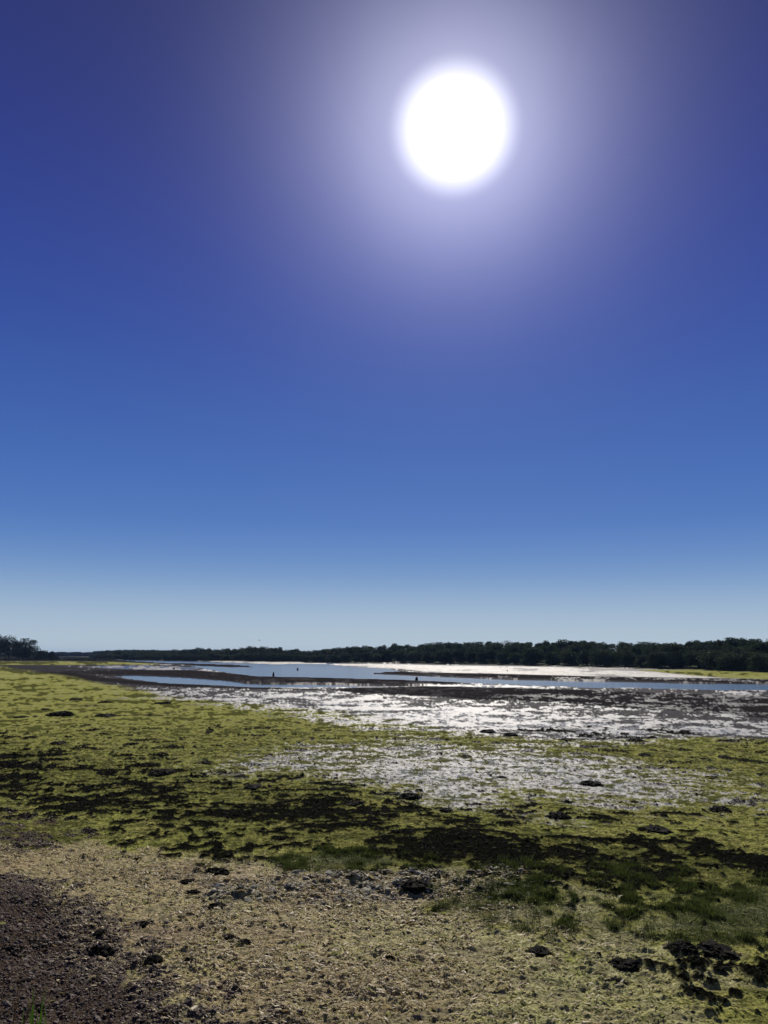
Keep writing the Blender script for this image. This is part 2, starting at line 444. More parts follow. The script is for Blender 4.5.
dryc = k.mix(k.math('MULTIPLY', k.math('MULTIPLY', rl, 0.55), k.math('SUBTRACT', 1.0, 0.0)), dryc, k.mix(rv, (0.16, 0.15, 0.04), (0.46, 0.42, 0.14)))
dryc = k.mix(k.math('MULTIPLY', k.ramp(nm_, 0.47, 0.33), 0.7), dryc, (0.06, 0.045, 0.025))
dryc = k.mix(k.math('MULTIPLY', k.ramp(aMot, 0.5, 0.02), 0.55), dryc, (0.075, 0.058, 0.028))
dryc = k.mix(aGt, dryc, k.mix(0.4, alg, k.mix(rf, (0.20, 0.175, 0.06), (0.66, 0.60, 0.26))))
vor = k.n('ShaderNodeTexVoronoi'); vor.inputs['Scale'].default_value = 45; k.l(OC, vor.inputs['Vector'])
sv = k.n('ShaderNodeSeparateColor'); k.l(vor.outputs['Color'], sv.inputs[0])
pebc = k.mix(sv.outputs[0], (0.022, 0.015, 0.010), (0.13, 0.095, 0.065))
weedc = k.mix(rf, (0.003, 0.003, 0.003), (0.013, 0.014, 0.008))
grsc = k.mix(rf, (0.018, 0.025, 0.010), (0.085, 0.10, 0.035))
sandc = k.mix(rm, (0.24, 0.22, 0.175), (0.46, 0.43, 0.36))
sandc = k.mix(k.math('MULTIPLY', k.ramp(aMot, 0.5, 0.1), 0.5), sandc, (0.14, 0.12, 0.09))
c = k.mix(aSand, mud, sandc)
c = k.mix(aAlg, c, alg)
c = k.mix(aDry, c, dryc)
c = k.mix(aPeb, c, pebc)
c = k.mix(k.math('MULTIPLY', aGrs, 0.85), c, grsc)
wetc = k.mix(k.ramp(aMot, 0.1, 0.9), (0.03, 0.03, 0.03), (0.17, 0.16, 0.14))
c = k.mix(aWet, c, wetc)
c = k.mix(aWeed, c, weedc)
k.l(c, P.inputs['Base Color'])
# dry things scatter, wet mud and film shine
ro = k.mixf(aDry, 0.62, 0.6); ro = k.mixf(aPeb, ro, 0.7); ro = k.mixf(aAlg, ro, 0.72); ro = k.mixf(aDark, ro, 0.8)
ro = k.mixf(aWet, ro, k.mixf(k.ramp(aMot, 0.15, 0.65), k.mixf(rm, 0.16, 0.30), k.mixf(rm, 0.42, 0.56))); ro = k.mixf(aWeed, ro, 0.9)
k.l(ro, P.inputs['Roughness'])
sp = k.mixf(aDry, 0.01, k.mixf(rf, 0.0, 0.22)); sp = k.mixf(aSand, sp, 0.20); sp = k.mixf(aDark, sp, 0.0); sp = k.mixf(k.math('MULTIPLY', aAlg, k.math('SUBTRACT', 1.0, aDry)), sp, 0.0); sp = k.mixf(aGrs, sp, 0.02); sp = k.mixf(aWet, sp, k.mixf(k.ramp(aMot, 0.2, 0.8), 0.05, 0.30)); sp = k.mixf(aWeed, sp, 0.0)
k.l(sp, P.inputs['Specular IOR Level'])
b1 = k.n('ShaderNodeBump'); b1.inputs['Strength'].default_value = 0.9; b1.inputs['Distance'].default_value = 0.02
k.l(k.math('ADD', nf, k.math('MULTIPLY', nvf, 0.5)), b1.inputs['Height'])
b2 = k.n('ShaderNodeBump'); b2.inputs['Strength'].default_value = 0.7; b2.inputs['Distance'].default_value = 0.06
k.l(nm_, b2.inputs['Height']); k.l(b1.outputs[0], b2.inputs['Normal'])
k.l(b2.outputs[0], P.inputs['Normal'])

g = mesh_obj('ground', Vt, fn, idx, mg_, smooth=True)
tag(g, kind='structure')
for nm, arrs in (('cover_a', (algae, dry, weed, peb)), ('cover_b', (wet, sand, darkmud, grs)), ('cover_c', (mott, rim, farw, gtint))):
    at_ = g.data.color_attributes.new(nm, 'FLOAT_COLOR', 'POINT')
    d = np.stack([np.concatenate([a.ravel(), [a.ravel()[0] * 0]]) for a in arrs], -1).astype(np.float32)
    at_.data.foreach_set('color', d.ravel())


def grid_read(arr, x, y):
    a = np.arctan2(x, y); d = np.hypot(x, y)
    fi = np.interp(d, rings, np.arange(nR)); fj = np.interp(a, az, np.arange(nA))
    i = np.clip(fi.astype(int), 0, nR - 2); j = np.clip(fj.astype(int), 0, nA - 2); u = fi - i; v = fj - j
    return (arr[i, j] * (1 - v) + arr[i, j + 1] * v) * (1 - u) + (arr[i + 1, j] * (1 - v) + arr[i + 1, j + 1] * v) * u


# ------------------------------------------------------------------ tidal water
mw_, nt, P = new_mat("tidal water"); k = NT(nt)
tc = k.n('ShaderNodeTexCoord')
mp_ = k.n('ShaderNodeMapping'); mp_.inputs['Scale'].default_value = (0.5, 1.0, 1.0); k.l(tc.outputs['Object'], mp_.inputs[0])
P.inputs['Base Color'].default_value = (0.030, 0.045, 0.055, 1); P.inputs['Roughness'].default_value = 0.16
P.inputs['IOR'].default_value = 1.333
b = k.n('ShaderNodeBump'); b.inputs['Strength'].default_value = 0.25; b.inputs['Distance'].default_value = 0.04
k.l(k.noise(3.0, 3, 0.6, mp_.outputs[0]), b.inputs['Height']); k.l(b.outputs[0], P.inputs['Normal'])
wv = []; 
xs = np.linspace(-900, 500, 57); ys = np.linspace(55, 1500, 59)
WX, WY = np.meshgrid(xs, ys); n1, n2 = WX.shape
ii = np.arange(n1 - 1)[:, None]; jj = np.arange(n2 - 1)[None, :]
WQ = np.stack([ii * n2 + jj, ii * n2 + jj + 1, (ii + 1) * n2 + jj + 1, (ii + 1) * n2 + jj], -1)
wo = mesh_obj('water', np.stack([WX, WY, np.full_like(WX, -0.08)], -1).reshape(-1, 3), 4, WQ, mw_, smooth=True)
tag(wo, kind='structure')

# ------------------------------------------------------------------ scattered stuff on the flats
def scatter(n, dmin, dmax, weight, amax=29):
    """n points drawn where weight (a grid array) is high"""
    out = []
    got = 0
    while got < n:
        m = n * 4
        d = np.sqrt(rng.random(m) * (dmax ** 2 - dmin ** 2) + dmin ** 2); a = (rng.random(m) * 2 - 1) * math.radians(amax)
        x, y = d * np.sin(a), d * np.cos(a)
        keep = rng.random(m) < grid_read(weight, x, y)
        out.append(np.stack([x[keep], y[keep]], -1)); got += keep.sum()
        if keep.mean() < 0.004: break
    p = np.vstack(out)[:n]
    return p[:, 0], p[:, 1], grid_read(Z, p[:, 0], p[:, 1])


def rand_rot(n):
    qn = rng.normal(size=(n, 4)); qn /= np.linalg.norm(qn, axis=1)[:, None]
    w, x, y, z = qn.T
    return np.stack([np.stack([1 - 2 * (y * y + z * z), 2 * (x * y - z * w), 2 * (x * z + y * w)], -1),
                     np.stack([2 * (x * y + z * w), 1 - 2 * (x * x + z * z), 2 * (y * z - x * w)], -1),
                     np.stack([2 * (x * z - y * w), 2 * (y * z + x * w), 1 - 2 * (x * x + y * y)], -1)], 1)


phi = (1 + 5 ** .5) / 2
ICO = np.array([(-1, phi, 0), (1, phi, 0), (-1, -phi, 0), (1, -phi, 0), (0, -1, phi), (0, 1, phi), (0, -1, -phi), (0, 1, -phi), (phi, 0, -1), (phi, 0, 1), (-phi, 0, -1), (-phi, 0, 1)]) / 1.9
ICOF = np.array([(0, 11, 5), (0, 5, 1), (0, 1, 7), (0, 7, 10), (0, 10, 11), (1, 5, 9), (5, 11, 4), (11, 10, 2), (10, 7, 6), (7, 1, 8), (3, 9, 4), (3, 4, 2), (3, 2, 6), (3, 6, 8), (3, 8, 9), (4, 9, 5), (2, 4, 11), (6, 2, 10), (8, 6, 7), (9, 8, 1)])


def stones(name, x, y, z, size, mat, flat=0.6, jit=0.25):
    n = len(x)
    base = ICO[None] * (1 + jit * rng.normal(size=(n, 12, 1)))
    base = base * np.stack([size * rng.uniform(.7, 1.4, n), size * rng.uniform(.6, 1.1, n), size * flat], -1)[:, None, :]
    an = rng.random(n) * 6.28; tl = rng.normal(0, .25, n)
    ca, sa = np.cos(an)[:, None], np.sin(an)[:, None]
    bx = base[..., 0] * ca - base[..., 1] * sa; by = base[..., 0] * sa + base[..., 1] * ca; bz = base[..., 2] + tl[:, None] * base[..., 0]
    V = np.stack([bx + x[:, None], by + y[:, None], bz + z[:, None]], -1).reshape(-1, 3)
    Fc = (ICOF[None] + (np.arange(n) * 12)[:, None, None]).reshape(-1, 3)
    return mesh_obj(name, V, 3, Fc, mat)


m_peb = rough_mat("shingle", (0.020, 0.013, 0.009), (0.16, 0.112, 0.078), 4, 0.7, 0.2, 0.18)
wgt = peb * ss(25, 10, Dg) + 0.004 * dry * ss(15, 10, Dg)
x, y, z = scatter(38000, 5.6, 24, wgt)
o = stones('pebbles', x, y, z + 0.002, rng.lognormal(math.log(0.0078), 0.5, len(x)), m_peb)
tag(o, 'small grey and brown pebbles covering the bank at lower left', 'pebbles', kind='stuff')


m_crumb = rough_mat("pale crust", (0.10, 0.09, 0.05), (0.50, 0.47, 0.34), 6, 0.85, 0.4, 0.1)
x, y, z = scatter(2600, 8, 14, rim * np.clip(0.25 + 1.5 * n_mid + n_sm, 0.02, 1))
o = stones('pale_crumbs', x, y, z, rng.lognormal(math.log(0.016), 0.5, len(x)), m_crumb, 0.45)
tag(o, 'pale crusted crumbs along the rim below the grass strip', 'crumbs', kind='stuff')


def flakes(name, x, y, z, size, mat, lift=0.5, curl=0.5, long=1.0, along=9):
    """little bent leaves lying about: two quads each"""
    n = len(x)
    base = np.array([(-1, -.5, 0), (0, -.6, .35), (1, -.4, 0), (1, .4, -.1), (0, .55, .3), (-1, .5, .1)], float)[None] * np.ones((n, 1, 1))
    base = base + rng.normal(0, .18, base.shape)
    base[:, :, 2] *= curl / .5
    an = rng.random(n) * 6.28 if along > 3 else rng.normal(-0.12, along, n)
    tx = rng.normal(0, lift, n) / long; ty = rng.normal(0, lift, n)
    base[:, :, 0] *= long; base[:, :, 1] /= long ** .5
    base *= size[:, None, None]
    ca, sa = np.cos(an)[:, None], np.sin(an)[:, None]
    bx = base[..., 0] * ca - base[..., 1] * sa; by = base[..., 0] * sa + base[..., 1] * ca
    bz = base[..., 2] + tx[:, None] * bx + ty[:, None] * by
    V = np.stack([bx + x[:, None], by + y[:, None], bz + z[:, None] + size[:, None] * .3], -1).reshape(-1, 3)
    f = np.array([(0, 1, 4, 5), (1, 2, 3, 4)])
    Fc = (f[None] + (np.arange(n) * 6)[:, None, None]).reshape(-1, 4)
    return mesh_obj(name, V, 4, Fc, mat)


m_dry = leaf_mat("dried algae", (0.16, 0.12, 0.055), (0.72, 0.58, 0.29), 0.25, 0.55, 0.35)
x, y, z = scatter(80000, 5.8, 20, (dry * (1 - weed) * (1 - 0.8 * gtint) * np.clip(0.35 + 1.1 * n_mid + 0.7 * n_sm, 0.03, 1) + rim * 0.5) * ss(24, 9, Dg))
o = flakes('dried_algae', x, y, z, rng.lognormal(math.log(0.0066), 0.45, len(x)), m_dry, 0.35, 0.5, 2.2, 0.7)
tag(o, 'crisp tan flakes of dried algae over the near flats', 'dried algae', kind='stuff')

m_alg = leaf_mat("green algae leaf", (0.06, 0.08, 0.015), (0.44, 0.43, 0.12), 0.3, 0.8, 0.08)
x, y, z = scatter(45000, 7, 40, algae * (1 - 0.75 * wet) * (1 - weed) ** 3 * (1 - 0.9 * dry * (1 - 0.7 * gtint)) * (1 - 0.95 * peb) * ss(44, 12, Dg))
dd = np.hypot(x, y)
o = flakes('green_algae', x, y, z, rng.lognormal(math.log(0.011), 0.45, len(x)) * np.clip(dd / 13, 1, 2), m_alg, 0.22, 0.4, 1.7, 0.8)
tag(o, 'yellow green sheets of algae stranded on the wet mud', 'algae', kind='stuff')

m_weed = leaf_mat("black seaweed", (0.003, 0.003, 0.002), (0.018, 0.018, 0.010), 0.1, 0.85, 0.03)
x, y, z = scatter(45000, 7, 36, weed * ss(60, 12, Dg))
dd = np.hypot(x, y)
o = flakes('dark_seaweed', x, y, z, rng.lognormal(math.log(0.011), 0.45, len(x)) * np.clip(dd / 15, 1, 1.7), m_weed, 0.25, 0.5)
tag(o, 'blackish seaweed strewn in a ragged band across the flats', 'seaweed', kind='stuff')


def blades(name, x, y, z, h, mat, wid=0.004, lean=0.35):
    n = len(x); an = rng.random(n) * 6.28; ln = np.abs(rng.normal(0, lean, n)) * h; h = h * rng.uniform(.4, 1.15, n)
    dx, dy = np.cos(an) * ln, np.sin(an) * ln; pa = rng.random(n) * 6.28; wx, wy = np.cos(pa) * wid, np.sin(pa) * wid
    wsc = h / 0.08
    wx *= wsc; wy *= wsc
    V = np.stack([np.stack([x - wx, y - wy, z], -1), np.stack([x + wx, y + wy, z], -1),
                  np.stack([x + dx * .4 + wx * .7, y + dy * .4 + wy * .7, z + h * .6], -1), np.stack([x + dx * .4 - wx * .7, y + dy * .4 - wy * .7, z + h * .6], -1),
                  np.stack([x + dx, y + dy, z + h], -1)], 1).reshape(-1, 3)
    k0 = np.arange(n) * 5
    q = np.stack([k0, k0 + 1, k0 + 2, k0 + 3], -1); t = np.stack([k0 + 3, k0 + 2, k0 + 4], -1)
    idx = np.concatenate([q.ravel(), t.ravel()])
    return mesh_obj(name, V, [4] * n + [3] * n, idx, mat)


m_gr = leaf_mat("saltmarsh grass blade", (0.010, 0.016, 0.004), (0.12, 0.155, 0.03), 0.35, 0.7, 0.06)
x, y, z = scatter(52000, 7, 18, grs * np.clip(0.35 + 1.6 * n_mid + n_sm, 0.02, 1))
o = blades('marsh_grass', x, y, z - 0.005, rng.lognormal(math.log(0.055), 0.35, len(x)), m_gr, 0.0026, 0.75)
tag(o, 'short dark green marsh grass growing along the weed line', 'grass', kind='stuff')

# low rough vegetation on the spit at the left
m_sm = leaf_mat("saltmarsh scrub", (0.012, 0.014, 0.008), (0.05, 0.05, 0.02), 0.1, 0.8)
spx, spy = [], []
for _ in range(14000):
    u = rng.uniform(-60, 112); v = rng.uniform(657.2, 660.8)
    if u > 75 and v < 657.6 + (u - 75) * 0.05: continue
    p = at(u, v + 0.0); 
    spx.append(p[0] + rng.normal(0, 1)); spy.append(p[1] + rng.normal(0, 4))
spx, spy = np.array(spx), np.array(spy)
o = blades('saltmarsh_scrub', spx, spy, grid_read(Z, spx, spy) - 0.02, rng.uniform(0.25, 0.65, len(spx)), m_sm, 0.035, 0.6)
tag(o, 'dark low saltmarsh growth along the spit at far left', 'saltmarsh', kind='stuff')

# ------------------------------------------------------------------ seaweed mounds, one object each
m_mound = rough_mat("seaweed mound", (0.006, 0.006, 0.005), (0.024, 0.022, 0.013), 14, 0.85, 0.8, 0.04, 0.02)
m_frond = m_weed


def mound_mesh(seed):
    r = np.random.default_rng(seed); nu, nv = 26, 9
    V = []; 
    for b in range(nv):
        th = (b / (nv - 1)) * math.pi / 2 * 1.06
        for a in range(nu):
            an = 2 * math.pi * a / nu
            rr = math.cos(th) if th < math.pi / 2 else 0.0
            V.append([rr * math.cos(an), rr * math.sin(an), math.sin(th)])
    V = np.array(V)
    n = perlin(V[:, 0] * 1.7 + seed * 3.1 + V[:, 2], V[:, 1] * 1.7 + 9.3, 3) * 0.45 + perlin(V[:, 0] * 4.5 + seed, V[:, 1] * 4.5 + 2 * V[:, 2], 5) * 0.3 + perlin(V[:, 0] * 10 + seed, V[:, 1] * 10 + 3 * V[:, 2], 6) * 0.2
    V = V * (1 + n[:, None]); V[:nu, 2] -= 0.35
    V[:, 0] += 0.2 * V[:, 2] * r.normal()
    Fc = []
    for b in range(nv - 1):
        for a in range(nu):
            a2 = (a + 1) % nu; Fc.append((b * nu + a, b * nu + a2, (b + 1) * nu + a2, (b + 1) * nu + a))
    # a fringe of loose fronds
    n_f = 420; d = r.normal(size=(n_f, 3)); d[:, 2] = np.abs(d[:, 2]) * .8; d /= np.linalg.norm(d, axis=1)[:, None]
    c = d * r.uniform(.9, 1.12, (n_f, 1)); t1 = r.normal(size=(n_f, 3)) * .06; t2 = r.normal(size=(n_f, 3)) * .035
    Q = np.stack([c - t1 - t2, c + t1 - t2, c + t1 + t2, c - t1 + t2], 1).reshape(-1, 3)
    o = len(V); V = np.vstack([V, Q]); Fc = np.vstack([np.array(Fc), o + np.arange(n_f * 4).reshape(-1, 4)])
    return V, Fc


mprot = []
for s in range(6):
    V_, F_ = mound_mesh(s + 1)
    mprot.append((V_, F_))
MOUNDS = [  # x0, x1, y of the base, height factor, label
    (87, 108, 957, .55, 'largest black seaweed lump on the brown pebble edge at lower left'),
    (143, 157, 968, .6, 'black seaweed lump below the largest one where pebbles meet tan flakes'),
    (92, 102, 940, .5, 'small dark lump just above the largest lump on the pebble edge'),
    (136, 146, 929, .5, 'dark lump lying alone on the tan dried algae at left'),
    (224, 235, 943, .55, 'left one of a close pair of dark lumps on tan algae'),
    (237, 249, 946, .45, 'right one of a close pair of dark lumps on tan algae'),
    (207, 222, 914, .45, 'dark lump above the pair on tan algae'),
    (184, 198, 896, .4, 'upper dark lump on tan algae left of the stony rim'),
    (179, 193, 884, .35, 'dark lump at the left end of the stony rim'),
    (205, 226, 876, .4, 'broad dark lump on the stony rim left of the grass strip'),
    (401, 430, 896, .35, 'long black hump at the edge of the dark grass in mid foreground'),
    (455, 470, 889, .4, 'dark hump just right of the long black hump by the grass'),
    (385, 392, 932, .5, 'small dark lump on tan algae below the long black hump'),
    (386, 394, 962, .5, 'small dark lump lowest in the middle of the tan algae'),
    (615, 640, 972, .4, 'dark lump between yellow algae and dark grass at lower right'),
    (610, 630, 989, .35, 'dark lump lying lowest on the yellow algae at lower right'),
    (535, 552, 957, .4, 'dark lump on the yellow algae right of the middle'),
    (676, 700, 958, .45, 'black tuft standing at the lower edge of dark grass'),
    (710, 738, 962, .4, 'broad dark lump on the black mud at lower right'),
    (144, 171, 776, .22, None), (119, 135, 745, .22, None), (155, 166, 755, .22, None), (195, 213, 764, .22, None),
    (232, 246, 777, .22, None), (242, 260, 790, .22, None), (327, 340, 792, .22, None), (340, 365, 806, .22, None),
    (399, 424, 799, .26, None), (439, 454, 812, .26, None), (547, 574, 819, .3, None), (581, 606, 787, .26, None),
    (641, 655, 757, .28, None), (650, 659, 751, .24, None), (631, 643, 803, .24, None), (651, 676, 834, .3, None),
    (714, 736, 812, .3, None), (701, 713, 760, .24, None), (723, 736, 759, .24, None), (708, 721, 779, .24, None),
    (461, 474, 757, .24, None), (498, 508, 778, .24, None), (20, 34, 738, .22, None), (46, 62, 744, .22, None), (204, 212, 733, .25, None),
    (480, 497, 733, .3, None), (505, 520, 736, .25, None), (560, 575, 741, .25, None), (630, 648, 742, .25, None), (66, 80, 700, .2, None), (95, 110, 703, .2, None), (150, 168, 704, .2, None),
    (38, 48, 710, .22, None), (10, 24, 718, .2, None), (40, 70, 716, .2, None), (90, 112, 717, .2, None),
]
for q_, (xa, xb, yb, hf, lab) in enumerate(MOUNDS):
    p = at((xa + xb) / 2, yb); wdt = (xb - xa) / FPX * math.hypot(p[0], p[1], CAMZ) / 2 * 1.05
    V_, F_ = mprot[q_ % 6]
    depth = wdt * rng.uniform(.7, 1.2)
    hh = wdt * hf * (0.95 if yb > 840 else 1.0); wdt *= (0.92 if yb > 840 else 0.72)
    V2 = V_ * np.array([wdt, depth, hh])
    o = mesh_obj('seaweed_mound', V2, 4, F_, m_mound)
    # some stretched along the view line: base sits where the photo shows it
    o.location = (p[0], p[1] + depth, float(grid_read(Z, np.array([p[0]]), np.array([p[1] + depth]))[0]) - 0.01)
    o.rotation_euler = (0, 0, rng.uniform(-.25, .25))
    if lab is None:
        mid = (xa + xb) / 2
        if yb < 722: lab = 'low black seaweed mound on the green flat at left close under the mud'
        elif mid < 300 and yb < 768: lab = 'low black seaweed mound on the green flat above the left dark band'
        elif mid < 370: lab = 'low black seaweed mound between the white sheen and the dark band'
        elif yb < 745: lab = 'low black seaweed mound at the upper edge of the green strip'
        elif mid < 620 and yb < 792: lab = 'low black seaweed mound lying in the white wet sheen'
        elif mid < 600: lab = 'low black seaweed mound below the white wet sheen near the middle'
        elif yb < 782: lab = 'low black seaweed mound on the green flat right of the sheen'
        else: lab = 'black seaweed mound on mixed green and grey flat at right'
    tag(o, lab, 'seaweed', 'seaweed mounds on the tidal flat')

# ------------------------------------------------------------------ reed tuft close to the viewer, lower left corner
m_reed = leaf_mat("reed blade", (0.14, 0.24, 0.03), (0.30, 0.44, 0.07), 0.5, 0.6)
m_dead = leaf_mat("dead reed", (0.14, 0.09, 0.04), (0.26, 0.17, 0.08), 0.35, 0.7)


def blade_mesh(pts, w):
    """a keeled leaf through world points, width tapering to the tip"""
    pts = [np.asarray(p, float) for p in pts]; n = len(pts); V = []; Fc = []
    for i_, p in enumerate(pts):
        t = pts[min(i_ + 1, n - 1)] - pts[max(i_ - 1, 0)]; t /= np.linalg.norm(t)
        s = np.cross(t, [0.2, 1, 0.1]); s /= np.linalg.norm(s); nn_ = np.cross(s, t)
        ww = w * (1 - (i_ / (n - 1)) ** 1.6) + 0.0004
        V += [p - s * ww, p + nn_ * ww * .35, p + s * ww, p - nn_ * ww * .1]
    for i_ in range(n - 1):
        a = i_ * 4; b = a + 4
        for e in range(4):
            Fc.append((a + e, a + (e + 1) % 4, b + (e + 1) % 4, b + e))
    return np.array(V), np.array(Fc)


def bez(p0, p1, p2, n=9):
    return [(1 - t) ** 2 * p0 + 2 * t * (1 - t) * p1 + t * t * p2 for t in np.linspace(0, 1, n)]


def reed(name, label, tips, base_px, D, mat, w):
    c0 = at_dist(base_px[0], base_px[1], D)
    gz = float(grid_read(Z, np.array([c0[0]]), np.array([c0[1]]))[0])
    root = empty(name, (c0[0], c0[1], gz)); rl = np.array([c0[0], c0[1], gz])
    for tx_, ty_, bend in tips:
        tip = at_dist(tx_, ty_, D + rng.uniform(-.1, .1)); bs = rl + np.array([rng.normal(0, .03), rng.normal(0, .03), -0.02])
        mid = (bs + tip) / 2 + np.array([bend, rng.normal(0, .02), abs(bend) * .5 + .06])
        V_, F_ = blade_mesh(bez(bs, mid, tip), w * rng.uniform(.8, 1.2))
        mesh_obj('blade', V_ - rl, 4, F_, mat, root)
    return root


t = reed('reed_tuft', 'green reed blades rising at the bottom left corner', None or [(47, 983, -.05), (33, 986, -.02), (29, 998, .02), (42, 999, .04), (24, 1008, -.04), (37, 1008, .0), (34, 994, .03), (45, 1006, .05)], (34, 1110), 3.4, m_reed, 0.012)
tag(t, 'green reed blades rising at the bottom left corner', 'reeds')
t = reed('dead_reed_stem', '', [(49, 973, -.12), (22, 985, -.05), (2, 962, -.03)], (-4, 1120), 3.0, m_dead, 0.009)
tag(t, 'brown dead reed stems arching over the pebbles at bottom left', 'reeds')
t = reed('dead_grass_stem', '', [(63, 1003, .02), (52, 1012, .0), (60, 1016, .02)], (44, 1120), 3.2, m_dead, 0.007)
tag(t, 'short brown grass stems just right of the green reed blades', 'grass stems')

# ------------------------------------------------------------------ trees
m_leaf = leaf_mat("woodland leaves", (0.012, 0.022, 0.011), (0.060, 0.088, 0.034), 0.22, 0.8, 0.06)
m_leaf2 = leaf_mat("oak leaves", (0.009, 0.016, 0.008), (0.036, 0.052, 0.020), 0.15, 0.8, 0.05)
m_bark = rough_mat("bark", (0.025, 0.02, 0.016), (0.07, 0.058, 0.045), 6, 0.9, 0.5, 0.1)


def crown_mesh(r, h, w, nl, nq, leaf, low=0.12, gaps=0.0):
    """leaf clumps through the volume of many uneven lobes"""
    C_, S_ = [], []
    for _ in range(nl):
        zc = r.uniform(low + .14, .86); prof = math.sin(min(1, (zc - low + .08) / (.42 if low > .06 else .2)) * math.pi / 2) * math.sqrt(max(0.05, 1 - max(0, (zc - .55) / .52) ** 2))
        a = r.uniform(0, 6.28); rr = w / 2 * prof * math.sqrt(r.uniform(0.0, 1)) * .78
        s = w * r.uniform(.13, .24)
        C_.append((rr * math.cos(a), rr * math.sin(a), zc * h)); S_.append((s * r.uniform(.9, 1.25), s * r.uniform(.9, 1.25), s * r.uniform(.65, .95)))
    C_ = np.array(C_); S_ = np.array(S_)
    k_ = r.integers(0, nl, nq); d = r.normal(size=(nq, 3)); d /= np.linalg.norm(d, axis=1)[:, None]
    P_ = C_[k_] + d * S_[k_] * (r.random((nq, 1)) ** .33) * r.uniform(.85, 1.12, (nq, 1))
    P_[:, 2] = np.clip(P_[:, 2], h * low * .6, h)
    t1 = r.normal(size=(nq, 3)); t1 /= np.linalg.norm(t1, axis=1)[:, None]
    t2 = np.cross(t1, r.normal(size=(nq, 3))); t2 /= np.linalg.norm(t2, axis=1)[:, None]
    s = leaf * r.lognormal(0, .3, (nq, 1)); t1 *= s; t2 *= s * .7
    V = np.stack([P_ - t1, P_ - t2, P_ + t1, P_ + t2], 1).reshape(-1, 3)
    return V, np.arange(nq * 4).reshape(-1, 4), C_


def make_tree(name, seed, h, w, nl, nq, leaf, mleaf, low=.12):
    r = np.random.default_rng(seed); root = empty(name, (0, 0, 0))
    V, Fq, C_ = crown_mesh(r, h, w, nl, nq, leaf, low)
    mesh_obj('crown', V, 4, Fq, mleaf, root)
    tr = h * .035; ts = []
    pts = [np.array([0, 0, -.5]), np.array([.01 * h, 0, h * .15]), np.array([-.01 * h, .01 * h, h * .4]), np.array([.02 * h, 0, h * .7])]
    ts.append(tube(pts, [tr * 1.3, tr, tr * .7, tr * .25]))
    for c_ in C_[:8]:
        st = np.array([0, 0, h * r.uniform(.15, .4)]); md_ = (st + c_) / 2 + np.array([0, 0, -.04 * h])
        ts.append(tube([st, md_, c_], [tr * .55, tr * .35, tr * .1], 6))
    V, Ft = join_tubes(ts)
    mesh_obj('trunk', V, 3, Ft, m_bark, root)
    return root


protos = [make_tree('woodland_tree', 200 + s, 7.0, w_, nl_, 7500, .19, m_leaf, low_) for s, (w_, nl_, low_) in
          enumerate([(9.0, 40, -.06), (8.0, 34, -.05), (10.5, 46, -.07), (7.6, 30, -.05), (9.6, 40, -.06), (8.6, 38, -.07), (8.2, 30, -.04)])]
proto_kids = [kids(p) for p in protos]
used = [False] * len(protos)


def put_tree(pi, loc, rz, sx, sz, label, group):
    if not used[pi]:
        t = protos[pi]; used[pi] = True
    else:
        t = protos[pi].copy(); col.objects.link(t)
        for ch in proto_kids[pi]:
            c = ch.copy(); col.objects.link(c); c.parent = t
    t.location = loc; t.rotation_euler = (0, 0, rz); t.scale = (sx, sx, sz)
    tag(t, label, 'tree', group)
    return t


